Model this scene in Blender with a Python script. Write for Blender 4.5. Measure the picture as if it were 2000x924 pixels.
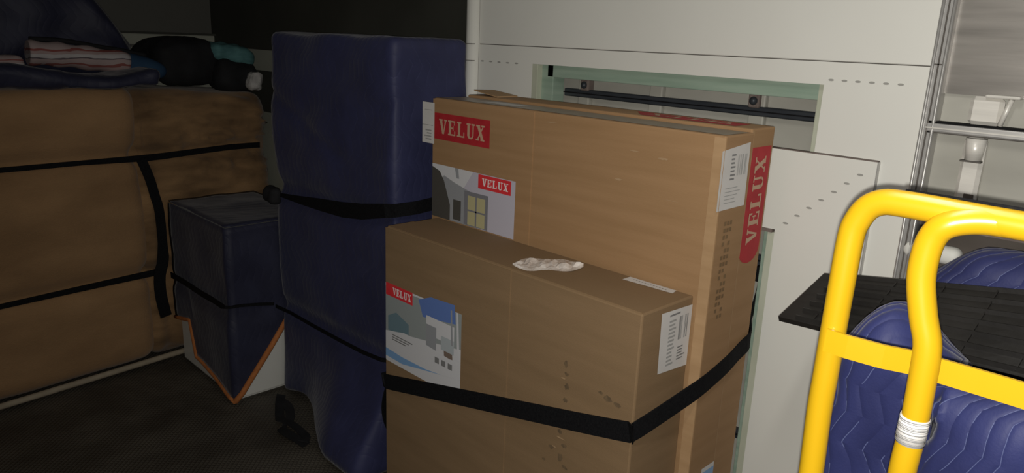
import bpy, bmesh, math, random
from mathutils import Vector, Matrix, noise

random.seed(7)
SC = bpy.context.scene
COL = SC.collection
for o in list(bpy.data.objects):
    bpy.data.objects.remove(o)

# ------------------------------------------------------------------ camera
cam_data = bpy.data.cameras.new('camera')
cam_data.sensor_width = 36.0
cam_data.lens = 1450.0 / 2000.0 * 36.0
cam_data.clip_start = 0.02
cam = bpy.data.objects.new('camera', cam_data)
COL.objects.link(cam)
RM = Matrix(((0.7147593270, 0.1530454284, -0.6824193735),
             (-0.6982788735, 0.2106660503, -0.6841245720),
             (0.0390604559, 0.9655034501, 0.2574439137)))
cam.matrix_world = Matrix.Translation((0, 0, 1.5)) @ RM.to_4x4()
SC.camera = cam

# ------------------------------------------------------------------ world, lamps, exposure
world = bpy.data.worlds.new('world')
SC.world = world
world.use_nodes = True
world.node_tree.nodes['Background'].inputs[0].default_value = (0.05, 0.055, 0.07, 1)
world.node_tree.nodes['Background'].inputs[1].default_value = 0.3

# the phone's own flash, a small lamp just under the lens
fl = bpy.data.lights.new('phone_flash', 'SPOT')
fl.energy = 74.0
fl.color = (1.0, 0.965, 0.90)
fl.spot_size = math.radians(160)
fl.spot_blend = 0.9
fl.shadow_soft_size = 0.004
flo = bpy.data.objects.new('phone_flash', fl)
COL.objects.link(flo)
aim = (Vector((1.7, 0.95, 1.15)) - Vector((0, 0, 1.5))).normalized()
flo.location = Vector((0, 0, 1.5)) + RM @ Vector((0.0, -0.010, 0.0))
flo.rotation_euler = aim.to_track_quat('-Z', 'Y').to_euler()

# dim fill lamp, added out of frame under the ceiling for weak ambient light
ld = bpy.data.lights.new('fill_lamp', 'AREA')
ld.shape = 'RECTANGLE'
ld.size = 0.5
ld.size_y = 0.08
ld.energy = 3.5
ld.color = (1.0, 0.97, 0.92)
ldo = bpy.data.objects.new('fill_lamp', ld)
COL.objects.link(ldo)
ldo.location = (0.75, 0.35, 1.97)

SC.view_settings.view_transform = 'Standard'
SC.view_settings.look = 'None'
SC.view_settings.gamma = 1.0
SC.view_settings.use_curve_mapping = False
SC.view_settings.exposure = 0.0


# ------------------------------------------------------------------ materials
def new_mat(name):
    m = bpy.data.materials.new(name)
    m.use_nodes = True
    nt = m.node_tree
    return m, nt, nt.nodes['Principled BSDF']


def coords(nt, scale=(1, 1, 1)):
    g = nt.nodes.new('ShaderNodeNewGeometry')
    mp = nt.nodes.new('ShaderNodeMapping')
    mp.inputs['Scale'].default_value = scale
    nt.links.new(g.outputs['Position'], mp.inputs['Vector'])
    return mp.outputs['Vector']


def noise_mat(name, c1, c2, rough=0.8, scale=6.0, stretch=(1, 1, 1), bump=0.0, bscale=60.0, bdist=0.002,
              metallic=0.0, detail=5.0, spec=0.3, sheen=0.0, lo=0.3, hi=0.7):
    m, nt, b = new_mat(name)
    v = coords(nt, stretch)
    n = nt.nodes.new('ShaderNodeTexNoise')
    n.inputs['Scale'].default_value = scale
    n.inputs['Detail'].default_value = detail
    nt.links.new(v, n.inputs['Vector'])
    r = nt.nodes.new('ShaderNodeValToRGB')
    r.color_ramp.elements[0].position = lo
    r.color_ramp.elements[0].color = (*c1, 1)
    r.color_ramp.elements[1].position = hi
    r.color_ramp.elements[1].color = (*c2, 1)
    nt.links.new(n.outputs['Fac'], r.inputs['Fac'])
    nt.links.new(r.outputs['Color'], b.inputs['Base Color'])
    b.inputs['Roughness'].default_value = rough
    b.inputs['Metallic'].default_value = metallic
    b.inputs['Specular IOR Level'].default_value = spec
    if sheen:
        b.inputs['Sheen Weight'].default_value = sheen
    if bump:
        n2 = nt.nodes.new('ShaderNodeTexNoise')
        n2.inputs['Scale'].default_value = bscale
        n2.inputs['Detail'].default_value = 4
        nt.links.new(v, n2.inputs['Vector'])
        bp = nt.nodes.new('ShaderNodeBump')
        bp.inputs['Strength'].default_value = bump
        bp.inputs['Distance'].default_value = bdist
        nt.links.new(n2.outputs['Fac'], bp.inputs['Height'])
        nt.links.new(bp.outputs['Normal'], b.inputs['Normal'])
    return m


def quilt_mat(name, c1, c2, pitch=0.035, axis='Y', stitch=(0.05, 0.06, 0.16), strength=0.6, amp=0.35, thr=0.96):
    """moving blanket: wavy rows of stitching between soft channels"""
    m, nt, b = new_mat(name)
    L = nt.links.new
    g = nt.nodes.new('ShaderNodeNewGeometry')
    sp = nt.nodes.new('ShaderNodeSeparateXYZ')
    # a little wobble so that the rows are never ruler straight
    wn = nt.nodes.new('ShaderNodeTexNoise')
    wn.inputs['Scale'].default_value = 5.0
    wn.inputs['Detail'].default_value = 2.0
    L(g.outputs['Position'], wn.inputs['Vector'])
    wm = nt.nodes.new('ShaderNodeVectorMath'); wm.operation = 'SCALE'
    wm.inputs['Scale'].default_value = 0.07
    L(wn.outputs['Color'], wm.inputs[0])
    wa = nt.nodes.new('ShaderNodeVectorMath'); wa.operation = 'ADD'
    L(g.outputs['Position'], wa.inputs[0]); L(wm.outputs[0], wa.inputs[1])
    L(wa.outputs[0], sp.inputs[0])

    def math_(op, a, bb=None, c=None):
        n = nt.nodes.new('ShaderNodeMath'); n.operation = op
        for i, x in enumerate((a, bb, c)):
            if x is None:
                continue
            if isinstance(x, (int, float)):
                n.inputs[i].default_value = x
            else:
                L(x, n.inputs[i])
        return n.outputs[0]
    hor = math_('ADD', sp.outputs['X'], sp.outputs['Y'])
    zig = math_('MULTIPLY', math_('PINGPONG', sp.outputs['Z'], 0.06), amp / 0.35 * 0.6)
    s = math_('ADD', math_('ADD', hor, math_('MULTIPLY', sp.outputs['Z'], 0.3)), zig)
    fr = math_('FRACT', math_('DIVIDE', s, pitch))
    tri = math_('ABSOLUTE', math_('SUBTRACT', math_('MULTIPLY', fr, 2.0), 1.0))   # 1 on the stitch
    puff = math_('SUBTRACT', 1.0, math_('POWER', tri, 3.0))
    fine = nt.nodes.new('ShaderNodeTexNoise')
    fine.inputs['Scale'].default_value = 260.0
    L(g.outputs['Position'], fine.inputs['Vector'])
    h = math_('ADD', puff, math_('MULTIPLY', fine.outputs['Fac'], 0.15))
    bp = nt.nodes.new('ShaderNodeBump')
    bp.inputs['Strength'].default_value = strength
    bp.inputs['Distance'].default_value = 0.005
    L(h, bp.inputs['Height']); L(bp.outputs['Normal'], b.inputs['Normal'])
    n = nt.nodes.new('ShaderNodeTexNoise')
    n.inputs['Scale'].default_value = 9.0
    n.inputs['Detail'].default_value = 4.0
    L(g.outputs['Position'], n.inputs['Vector'])
    r = nt.nodes.new('ShaderNodeValToRGB')
    r.color_ramp.elements[0].position = 0.35; r.color_ramp.elements[0].color = (*c1, 1)
    r.color_ramp.elements[1].position = 0.68; r.color_ramp.elements[1].color = (*c2, 1)
    L(n.outputs['Fac'], r.inputs['Fac'])
    # broken white thread
    br = nt.nodes.new('ShaderNodeTexNoise')
    br.inputs['Scale'].default_value = 14.0
    L(g.outputs['Position'], br.inputs['Vector'])
    st = math_('MULTIPLY', math_('GREATER_THAN', tri, thr), math_('GREATER_THAN', br.outputs['Fac'], 0.5))
    mx = nt.nodes.new('ShaderNodeMixRGB')
    L(st, mx.inputs['Fac']); L(r.outputs['Color'], mx.inputs[1])
    mx.inputs[2].default_value = (*stitch, 1)
    L(mx.outputs['Color'], b.inputs['Base Color'])
    b.inputs['Roughness'].default_value = 0.6
    b.inputs['Specular IOR Level'].default_value = 0.35
    b.inputs['Sheen Weight'].default_value = 0.15
    b.inputs['Sheen Roughness'].default_value = 0.4
    return m


def flat_mat(name, c, rough=0.6, metallic=0.0, spec=0.4):
    m, nt, b = new_mat(name)
    b.inputs['Base Color'].default_value = (*c, 1)
    b.inputs['Roughness'].default_value = rough
    b.inputs['Metallic'].default_value = metallic
    b.inputs['Specular IOR Level'].default_value = spec
    return m


M = {}
M['card'] = noise_mat('cardboard', (0.305, 0.180, 0.086), (0.350, 0.210, 0.105), 0.75, 3.0, (1, 1, 14), 0.25, 90, 0.001)
M['card_low'] = noise_mat('cardboard_greyish', (0.21, 0.135, 0.070), (0.245, 0.158, 0.084), 0.8, 3.0, (1, 1, 10), 0.25, 90, 0.001)
M['card_edge'] = noise_mat('cardboard_edge', (0.36, 0.225, 0.115), (0.42, 0.27, 0.145), 0.75, 6.0, (1, 1, 8))
M['card_dark'] = noise_mat('cardboard_print', (0.16, 0.10, 0.05), (0.22, 0.14, 0.07), 0.8, 20)
M['stain'] = noise_mat('cardboard_scuff', (0.10, 0.07, 0.04), (0.18, 0.12, 0.065), 0.85, 60)
M['scuff_light'] = noise_mat('cardboard_scuff_light', (0.34, 0.22, 0.12), (0.40, 0.27, 0.155), 0.7, 60)
M['red'] = noise_mat('red_print', (0.36, 0.018, 0.025), (0.44, 0.028, 0.035), 0.6, 30)
M['red_bright'] = noise_mat('bright_red_print', (0.62, 0.03, 0.04), (0.70, 0.045, 0.05), 0.5, 30)
M['letter'] = flat_mat('letter_print', (0.50, 0.33, 0.22), 0.6)
M['letter_white'] = flat_mat('letter_print_white', (0.8, 0.72, 0.70), 0.6)
M['paper'] = noise_mat('paper_label', (0.58, 0.56, 0.54), (0.66, 0.64, 0.62), 0.6, 12)
M['ink'] = flat_mat('grey_ink', (0.20, 0.20, 0.20), 0.6)
M['ink_pale'] = flat_mat('pale_ink', (0.34, 0.34, 0.33), 0.6)
M['tape'] = noise_mat('clear_tape', (0.52, 0.45, 0.40), (0.85, 0.81, 0.77), 0.25, 25, (1, 1, 1), 0.8, 60, 0.004, spec=0.8)
M['tape_brown'] = noise_mat('packing_tape', (0.22, 0.165, 0.115), (0.27, 0.205, 0.145), 0.35, 15, spec=0.6)
for n_, c_ in dict(ph_white=(0.62, 0.62, 0.64), ph_lilac=(0.50, 0.48, 0.55), ph_grey=(0.20, 0.20, 0.22), ph_dgrey=(0.075, 0.072, 0.065),
                   ph_mid=(0.30, 0.31, 0.33), ph_yellow=(0.46, 0.42, 0.24), ph_sky=(0.12, 0.20, 0.48), ph_pale=(0.42, 0.46, 0.48),
                   ph_teal=(0.15, 0.23, 0.27), ph_blue=(0.20, 0.36, 0.60), ph_brown=(0.20, 0.15, 0.12), ph_room=(0.30, 0.33, 0.33)).items():
    M[n_] = flat_mat(n_, c_, 0.35)
M['wall'] = noise_mat('white_lining_board', (0.70, 0.695, 0.645), (0.76, 0.755, 0.705), 0.55, 1.5, (1, 1, 1), 0.05, 30, 0.001)
M['wall_joint'] = flat_mat('board_joint', (0.10, 0.09, 0.08), 0.8)
M['hole'] = flat_mat('screw_recess', (0.33, 0.325, 0.30), 0.7)
M['green'] = noise_mat('green_primer', (0.24, 0.33, 0.26), (0.33, 0.42, 0.34), 0.6, 4, (1, 1, 12))
M['green_pale'] = noise_mat('pale_green_edge', (0.42, 0.44, 0.34), (0.52, 0.54, 0.44), 0.6, 6)
M['body'] = noise_mat('body_panel_grey', (0.34, 0.33, 0.29), (0.44, 0.43, 0.38), 0.5, 3, (1, 1, 3))
M['metal'] = noise_mat('scratched_metal', (0.19, 0.177, 0.16), (0.30, 0.28, 0.255), 0.42, 3, (1, 1, 14), 0.1, 30, 0.001, metallic=0.35, spec=0.6)
M['metal_bright'] = noise_mat('bright_pressed_metal', (0.62, 0.60, 0.55), (0.80, 0.77, 0.71), 0.35, 5, (1, 1, 14), metallic=0.1, spec=0.8)
M['alu'] = noise_mat('aluminium_trim', (0.42, 0.41, 0.40), (0.54, 0.53, 0.51), 0.38, 5, (1, 1, 0.3), metallic=0.6)
M['rail'] = noise_mat('dark_lashing_rail', (0.035, 0.040, 0.048), (0.06, 0.066, 0.075), 0.4, 5, (1, 1, 20), metallic=0.3)
M['brownrust'] = noise_mat('brown_bracket', (0.10, 0.075, 0.065), (0.22, 0.18, 0.16), 0.7, 20)
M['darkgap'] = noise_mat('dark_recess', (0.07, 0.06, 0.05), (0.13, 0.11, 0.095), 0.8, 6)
M['bulk'] = noise_mat('bulkhead_grey', (0.085, 0.083, 0.072), (0.105, 0.103, 0.090), 0.6, 2)
M['bulk_pale'] = noise_mat('bulkhead_pale', (0.28, 0.285, 0.235), (0.35, 0.355, 0.30), 0.6, 3)
M['black_board'] = noise_mat('black_board', (0.036, 0.036, 0.029), (0.050, 0.050, 0.041), 0.7, 3)
M['rubber'] = noise_mat('black_plastic', (0.010, 0.009, 0.008), (0.022, 0.020, 0.018), 0.42, 9, (1, 1, 1), 0.3, 40, 0.002, spec=0.45)
M['strap'] = noise_mat('black_webbing', (0.004, 0.004, 0.005), (0.009, 0.009, 0.010), 0.8, 200, (1, 1, 1), 0.4, 400, 0.001, spec=0.15)
M['yellow'] = noise_mat('yellow_paint', (0.50, 0.295, 0.006), (0.55, 0.33, 0.009), 0.3, 2, spec=0.5)
M['yellow_worn'] = noise_mat('yellow_paint_worn', (0.30, 0.17, 0.01), (0.47, 0.255, 0.008), 0.5, 14)
M['sofa'] = noise_mat('brown_plush', (0.25, 0.145, 0.068), (0.37, 0.22, 0.105), 0.9, 3, (1, 1, 2.2), 0.5, 120, 0.003, sheen=0.2)
M['sofa_dark'] = noise_mat('brown_plush_dark', (0.13, 0.075, 0.035), (0.32, 0.19, 0.088), 0.9, 5, (1, 1, 3), 0.5, 120, 0.003, sheen=0.2)
M['piping'] = noise_mat('tan_piping', (0.30, 0.25, 0.18), (0.40, 0.34, 0.25), 0.8, 20)
M['blanket'] = quilt_mat('navy_quilted_blanket', (0.026, 0.029, 0.078), (0.034, 0.038, 0.100), strength=0.14, stitch=(0.05, 0.055, 0.13), thr=0.975)
M['blanket_near'] = quilt_mat('blue_quilted_blanket', (0.021, 0.026, 0.100), (0.030, 0.037, 0.138), pitch=0.029, amp=0.22, stitch=(0.10, 0.12, 0.26), strength=0.4, thr=0.955)
M['blanket_dark'] = quilt_mat('dark_navy_blanket', (0.018, 0.019, 0.040), (0.026, 0.028, 0.056), strength=0.12, stitch=(0.03, 0.033, 0.07), thr=0.975)
M['hem'] = noise_mat('orange_binding', (0.36, 0.12, 0.035), (0.48, 0.17, 0.05), 0.8, 40)
M['appliance'] = noise_mat('white_enamel', (0.62, 0.62, 0.58), (0.68, 0.68, 0.64), 0.35, 3)
M['bag'] = noise_mat('black_cloth', (0.008, 0.008, 0.009), (0.016, 0.016, 0.018), 0.85, 14, bump=0.4, bscale=50)
M['teal'] = noise_mat('teal_cloth', (0.05, 0.13, 0.135), (0.10, 0.23, 0.23), 0.85, 14, (1, 1, 3), bump=0.4, bscale=50)
M['bluecloth'] = noise_mat('blue_cloth', (0.016, 0.045, 0.095), (0.024, 0.062, 0.12), 0.85, 12)
M['whitecloth'] = noise_mat('white_crumpled', (0.30, 0.29, 0.28), (0.55, 0.53, 0.51), 0.8, 24, bump=0.6, bscale=40, bdist=0.01)
M['floorside'] = flat_mat('ceiling_white', (0.30, 0.30, 0.28), 0.7)


def stripe_material():
    m, nt, b = new_mat('striped_pink_textile')
    tc = nt.nodes.new('ShaderNodeTexCoord')
    sp = nt.nodes.new('ShaderNodeSeparateXYZ')
    nt.links.new(tc.outputs['Generated'], sp.inputs[0])
    n = nt.nodes.new('ShaderNodeTexNoise'); n.inputs['Scale'].default_value = 3.0
    nt.links.new(tc.outputs['Generated'], n.inputs['Vector'])
    a = nt.nodes.new('ShaderNodeMath'); a.operation = 'MULTIPLY_ADD'
    nt.links.new(n.outputs['Fac'], a.inputs[0]); a.inputs[1].default_value = 0.22
    nt.links.new(sp.outputs['Z'], a.inputs[2])
    r = nt.nodes.new('ShaderNodeValToRGB')
    cr = r.color_ramp; cr.interpolation = 'CONSTANT'
    cols = [(0.0, (0.28, 0.20, 0.19)), (0.2, (0.32, 0.23, 0.22)), (0.38, (0.22, 0.07, 0.06)), (0.44, (0.36, 0.28, 0.27)),
            (0.56, (0.10, 0.08, 0.09)), (0.59, (0.45, 0.42, 0.42)), (0.70, (0.36, 0.27, 0.26)), (0.80, (0.24, 0.07, 0.06)),
            (0.86, (0.38, 0.30, 0.29)), (1.0, (0.35, 0.27, 0.26))]
    cr.elements[0].color = (*cols[0][1], 1)
    cr.elements[1].position = cols[-1][0]; cr.elements[1].color = (*cols[-1][1], 1)
    for p, c in cols[1:-1]:
        e = cr.elements.new(p); e.color = (*c, 1)
    nt.links.new(a.outputs[0], r.inputs['Fac'])
    nt.links.new(r.outputs['Color'], b.inputs['Base Color'])
    b.inputs['Roughness'].default_value = 0.9
    return m


M['stripes'] = stripe_material()


def floor_material():
    m, nt, b = new_mat('ribbed_rubber_floor')
    L = nt.links.new
    g = nt.nodes.new('ShaderNodeNewGeometry')
    sp = nt.nodes.new('ShaderNodeSeparateXYZ'); L(g.outputs['Position'], sp.inputs[0])
    # small raised studs in a square grid
    def mth(op, a, bb):
        n = nt.nodes.new('ShaderNodeMath'); n.operation = op
        for i, x in enumerate((a, bb)):
            if isinstance(x, (int, float)): n.inputs[i].default_value = x
            else: L(x, n.inputs[i])
        return n.outputs[0]
    sx = mth('SINE', mth('MULTIPLY', mth('ADD', sp.outputs['X'], sp.outputs['Y']), 300.0), 0)
    sy = mth('SINE', mth('MULTIPLY', mth('SUBTRACT', sp.outputs['X'], sp.outputs['Y']), 300.0), 0)
    n = nt.nodes.new('ShaderNodeTexNoise'); n.inputs['Scale'].default_value = 3.5; n.inputs['Detail'].default_value = 6
    L(g.outputs['Position'], n.inputs['Vector'])
    r = nt.nodes.new('ShaderNodeValToRGB')
    r.color_ramp.elements[0].position = 0.35; r.color_ramp.elements[0].color = (0.055, 0.047, 0.037, 1)
    r.color_ramp.elements[1].position = 0.70; r.color_ramp.elements[1].color = (0.110, 0.098, 0.078, 1)
    L(n.outputs['Fac'], r.inputs['Fac']); L(r.outputs['Color'], b.inputs['Base Color'])
    bp = nt.nodes.new('ShaderNodeBump'); bp.inputs['Strength'].default_value = 0.7; bp.inputs['Distance'].default_value = 0.003
    L(mth('MAXIMUM', mth('MULTIPLY', sx, 0.4), sy), bp.inputs['Height']); L(bp.outputs['Normal'], b.inputs['Normal'])
    b.inputs['Roughness'].default_value = 0.6
    b.inputs['Specular IOR Level'].default_value = 0.3
    return m


M['floor'] = floor_material()


# ------------------------------------------------------------------ builders
def link(name, me, mats, parent=None, smooth=False):
    o = bpy.data.objects.new(name, me)
    COL.objects.link(o)
    for m in (mats if isinstance(mats, (list, tuple)) else [mats]):
        me.materials.append(m)
    if smooth:
        for p in me.polygons:
            p.use_smooth = True
    if parent is not None:
        loc = parent.location.copy()
        pp = parent.parent
        while pp is not None:
            loc += pp.location
            pp = pp.parent
        me.transform(Matrix.Translation(-loc))
        o.parent = parent
    return o


def finish(bm, name, mats, parent=None, smooth=False):
    me = bpy.data.meshes.new(name)
    bm.normal_update()
    bm.to_mesh(me)
    bm.free()
    return link(name, me, mats, parent, smooth)


def add_box(bm, a, b, bev=0.0, mi=0, seg=1):
    a = Vector(a); b = Vector(b)
    r = bmesh.ops.create_cube(bm, size=1.0)
    vs = r['verts']
    for v in vs:
        v.co = Vector(((a.x + b.x) / 2 + v.co.x * (b.x - a.x), (a.y + b.y) / 2 + v.co.y * (b.y - a.y),
                       (a.z + b.z) / 2 + v.co.z * (b.z - a.z)))
    fs = {f for v in vs for f in v.link_faces}
    for f in fs:
        f.material_index = mi
    if bev > 0:
        es = {e for f in fs for e in f.edges}
        bmesh.ops.bevel(bm, geom=list(es), offset=bev, segments=seg, profile=0.5, affect='EDGES')


def box(name, a, b, mat, parent=None, bev=0.0, seg=2, smooth=False):
    bm = bmesh.new()
    add_box(bm, a, b, bev, 0, seg)
    return finish(bm, name, mat, parent, smooth)


def boxes(name, lst, mat, parent=None, bev=0.0):
    bm = bmesh.new()
    for a, b in lst:
        add_box(bm, a, b, bev)
    return finish(bm, name, mat, parent)


def catmull(pts, n=6):
    pts = [Vector(p) for p in pts]
    out = []
    for i in range(len(pts) - 1):
        p0 = pts[max(i - 1, 0)]; p1 = pts[i]; p2 = pts[i + 1]; p3 = pts[min(i + 2, len(pts) - 1)]
        for k in range(n):
            t = k / n
            out.append(0.5 * ((2 * p1) + (-p0 + p2) * t + (2 * p0 - 5 * p1 + 4 * p2 - p3) * t * t + (-p0 + 3 * p1 - 3 * p2 + p3) * t ** 3))
    out.append(pts[-1])
    return out


def add_tube(bm, pts, r, seg=16, cap=True, mi=0):
    pts = [Vector(p) for p in pts]
    rs = r if isinstance(r, (list, tuple)) else [r] * len(pts)
    rings = []
    t = (pts[1] - pts[0]).normalized()
    up = Vector((0, 0, 1)) if abs(t.z) < 0.9 else Vector((1, 0, 0))
    n = (up - t * up.dot(t)).normalized()
    for i, p in enumerate(pts):
        if i == 0: t = (pts[1] - pts[0]).normalized()
        elif i == len(pts) - 1: t = (pts[-1] - pts[-2]).normalized()
        else: t = ((pts[i + 1] - p).normalized() + (p - pts[i - 1]).normalized()).normalized()
        n = (n - t * n.dot(t)).normalized()
        b = t.cross(n)
        rings.append([bm.verts.new(p + (n * math.cos(2 * math.pi * k / seg) + b * math.sin(2 * math.pi * k / seg)) * rs[i]) for k in range(seg)])
    for i in range(len(rings) - 1):
        for k in range(seg):
            f = bm.faces.new((rings[i][k], rings[i][(k + 1) % seg], rings[i + 1][(k + 1) % seg], rings[i + 1][k]))
            f.material_index = mi
            f.smooth = True
    if cap:
        for rr, rev in ((rings[0], True), (rings[-1], False)):
            f = bm.faces.new(rr[::-1] if rev else rr)
            f.material_index = mi


def tube(name, pts, r, mat, parent=None, seg=16):
    bm = bmesh.new()
    add_tube(bm, pts, r, seg)
    bmesh.ops.recalc_face_normals(bm, faces=bm.faces)
    return finish(bm, name, mat, parent)


def ribbon(name, pts, wdir, w, th, mat, parent=None, normals=None):
    """webbing strap: a flat band with thickness; wdir is one vector or one per point"""
    pts = [Vector(p) for p in pts]
    bm = bmesh.new()
    rows = []
    for i, p in enumerate(pts):
        if i == 0: t = pts[1] - pts[0]
        elif i == len(pts) - 1: t = pts[-1] - pts[-2]
        else: t = (pts[i + 1] - p).normalized() + (p - pts[i - 1]).normalized()
        t.normalize()
        wd = Vector(wdir[i] if isinstance(wdir[0], (tuple, list, Vector)) else wdir)
        wd = (wd - t * wd.dot(t)).normalized()
        nn = t.cross(wd).normalized()
        ww = w[i] if isinstance(w, (list, tuple)) else w
        rows.append([bm.verts.new(p + wd * ww / 2 + nn * th / 2), bm.verts.new(p - wd * ww / 2 + nn * th / 2),
                     bm.verts.new(p - wd * ww / 2 - nn * th / 2), bm.verts.new(p + wd * ww / 2 - nn * th / 2)])
    for a, b in zip(rows[:-1], rows[1:]):
        for k in range(4):
            bm.faces.new((a[k], a[(k + 1) % 4], b[(k + 1) % 4], b[k]))
    bm.faces.new(rows[0][::-1]); bm.faces.new(rows[-1])
    bmesh.ops.recalc_face_normals(bm, faces=bm.faces)
    return finish(bm, name, mat, parent)


def soft_box(name, a, b, r, mat, disp=None, res=0.03, parent=None):
    """padded box: rounded corners, then pushed about by disp(point, normal)"""
    a = Vector(a); b = Vector(b)
    c = (a + b) / 2; h = (b - a) / 2
    bm = bmesh.new()
    cache = {}

    def vert(p):
        key = (round(p.x, 5), round(p.y, 5), round(p.z, 5))
        if key not in cache:
            inner = Vector([max(-(h[i] - r), min(h[i] - r, p[i])) for i in range(3)])
            d = p - inner
            n = d.normalized() if d.length > 1e-6 else Vector((0, 0, 1))
            q = c + inner + n * r
            if disp:
                q = disp(q, n)
            cache[key] = bm.verts.new(q)
        return cache[key]
    for ax in range(3):
        u, v = (ax + 1) % 3, (ax + 2) % 3
        nu = max(4, int(2 * h[u] / res)); nv = max(4, int(2 * h[v] / res))
        for sgn in (-1, 1):
            for i in range(nu):
                for j in range(nv):
                    q = []
                    for di, dj in ((0, 0), (1, 0), (1, 1), (0, 1)):
                        p = Vector((0, 0, 0))
                        p[ax] = sgn * h[ax]
                        p[u] = -h[u] + 2 * h[u] * (i + di) / nu
                        p[v] = -h[v] + 2 * h[v] * (j + dj) / nv
                        q.append(vert(p))
                    if len(set(q)) == 4:
                        try:
                            bm.faces.new(q if sgn > 0 else q[::-1])
                        except ValueError:
                            pass
    bmesh.ops.recalc_face_normals(bm, faces=bm.faces)
    return finish(bm, name, mat, parent, True)


def nz(p, s, seed=0):
    return noise.noise(Vector((p.x * s + seed * 7.3, p.y * s + seed * 3.1, p.z * s - seed * 5.7)))


def smooth(x, a, b):
    t = max(0.0, min(1.0, (x - a) / (b - a)))
    return t * t * (3 - 2 * t)


class Plane:
    """a flat print lying on a face: origin, u and v directions, outward normal"""
    def __init__(s, o, u, v, n):
        s.o, s.u, s.v, s.n = Vector(o), Vector(u), Vector(v), Vector(n)

    def p(s, u, v, d):
        return s.o + s.u * u + s.v * v + s.n * d


def print_on(name, plane, polys, mats, parent, d0=0.0006, step=0.0003):
    """polys: (layer, material index, [(u, v), ...])"""
    bm = bmesh.new()
    for lay, mi, pts in polys:
        f = bm.faces.new([bm.verts.new(plane.p(u, v, d0 + lay * step)) for u, v in pts])
        f.material_index = mi
        f.normal_update()
        if f.normal.dot(plane.n) < 0:
            f.normal_flip()
    return finish(bm, name, mats, parent)


def slab_on(name, plane, pts, th, mat, parent):
    bm = bmesh.new()
    lo = [bm.verts.new(plane.p(u, v, 0.0)) for u, v in pts]
    hi = [bm.verts.new(plane.p(u, v, th)) for u, v in pts]
    n = len(pts)
    bm.faces.new(hi); bm.faces.new(lo[::-1])
    for i in range(n):
        bm.faces.new((lo[i], lo[(i + 1) % n], hi[(i + 1) % n], hi[i]))
    bmesh.ops.recalc_face_normals(bm, faces=bm.faces)
    return finish(bm, name, mat, parent)


def rect(u0, v0, u1, v1):
    return [(u0, v0), (u1, v0), (u1, v1), (u0, v1)]


def letter_polys(ch):
    """slab-serif capitals on a unit box, as convex strokes"""
    s = 0.10
    if ch == 'V':
        return [[(0.04, 1), (0.36, 1), (0.62, 0), (0.40, 0)], [(0.76, 1), (0.92, 1), (0.62, 0), (0.50, 0)],
                rect(-0.02, 1 - s, 0.44, 1), rect(0.64, 1 - s, 1.0, 1)]
    if ch == 'E':
        return [rect(0.10, 0, 0.38, 1), rect(0, 0, 0.92, s), rect(0, 1 - s, 0.88, 1), rect(0.36, 0.44, 0.68, 0.55),
                rect(0.80, 0, 0.92, 0.32), rect(0.76, 0.70, 0.88, 1), rect(0.60, 0.34, 0.70, 0.66)]
    if ch == 'L':
        return [rect(0.10, 0, 0.38, 1), rect(0, 0, 0.90, s), rect(0, 1 - s, 0.50, 1), rect(0.78, 0, 0.90, 0.36)]
    if ch == 'U':
        return [rect(0.10, 0.22, 0.36, 1), rect(0.72, 0.22, 0.86, 1), rect(0, 1 - s, 0.48, 1), rect(0.58, 1 - s, 1.0, 1),
                [(0.10, 0.22), (0.36, 0.22), (0.46, 0.10), (0.34, 0.0), (0.22, 0.06)], [(0.46, 0.10), (0.34, 0.0), (0.62, 0.0), (0.60, 0.10)],
                [(0.72, 0.22), (0.86, 0.22), (0.76, 0.06), (0.62, 0.0), (0.60, 0.10)]]
    if ch == 'X':
        return [[(0.06, 1), (0.38, 1), (0.94, 0), (0.62, 0)], [(0.80, 1), (0.92, 1), (0.22, 0), (0.08, 0)],
                rect(0, 1 - s, 0.46, 1), rect(0.62, 1 - s, 1.0, 1), rect(0, 0, 0.36, s), rect(0.54, 0, 1.0, s)]
    return []


def word(text, u0, v0, u1, v1, lay, mi, vertical=False):
    """letters filling the box u0..u1, v0..v1; vertical: reading upwards"""
    out = []
    n = len(text)
    for i, ch in enumerate(text):
        for j, poly in enumerate(letter_polys(ch)):
            q = []
            for x, y in poly:
                t = (i + 0.06 + 0.88 * x) / n
                if vertical:
                    q.append((u0 + (1 - y) * (u1 - u0), v0 + t * (v1 - v0)))
                else:
                    q.append((u0 + t * (u1 - u0), v0 + y * (v1 - v0)))
            out.append((lay + 0.35 * j, mi, q))
    # overlapping strokes get their own hair-thin level so that they never z-fight
    return out


def thing(name, label, cat, loc, group=None):
    o = bpy.data.objects.new(name, None)
    COL.objects.link(o)
    o.location = loc
    o.empty_display_size = 0.1
    tag(o, label, cat, group)
    return o


def tag(o, label=None, cat=None, group=None, kind=None):
    if label: o['label'] = label
    if cat: o['category'] = cat
    if group: o['group'] = group
    if kind: o['kind'] = kind
    return o


def struct(o):
    o['kind'] = 'structure'
    return o


# ------------------------------------------------------------------ the van's load space
W = 1.70
struct(box('floor', (-0.40, -1.25, -0.04), (1.95, 4.20, 0.0), M['floor']))
struct(box('ceiling', (-0.40, -1.25, 2.02), (1.95, 4.20, 2.06), M['floorside']))
struct(box('wall_left', (-0.40, -1.25, 0), (-0.36, 4.20, 2.02), M['black_board']))
struct(box('wall_rear', (-0.36, -1.25, 0), (1.90, -1.21, 2.02), M['black_board']))
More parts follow.
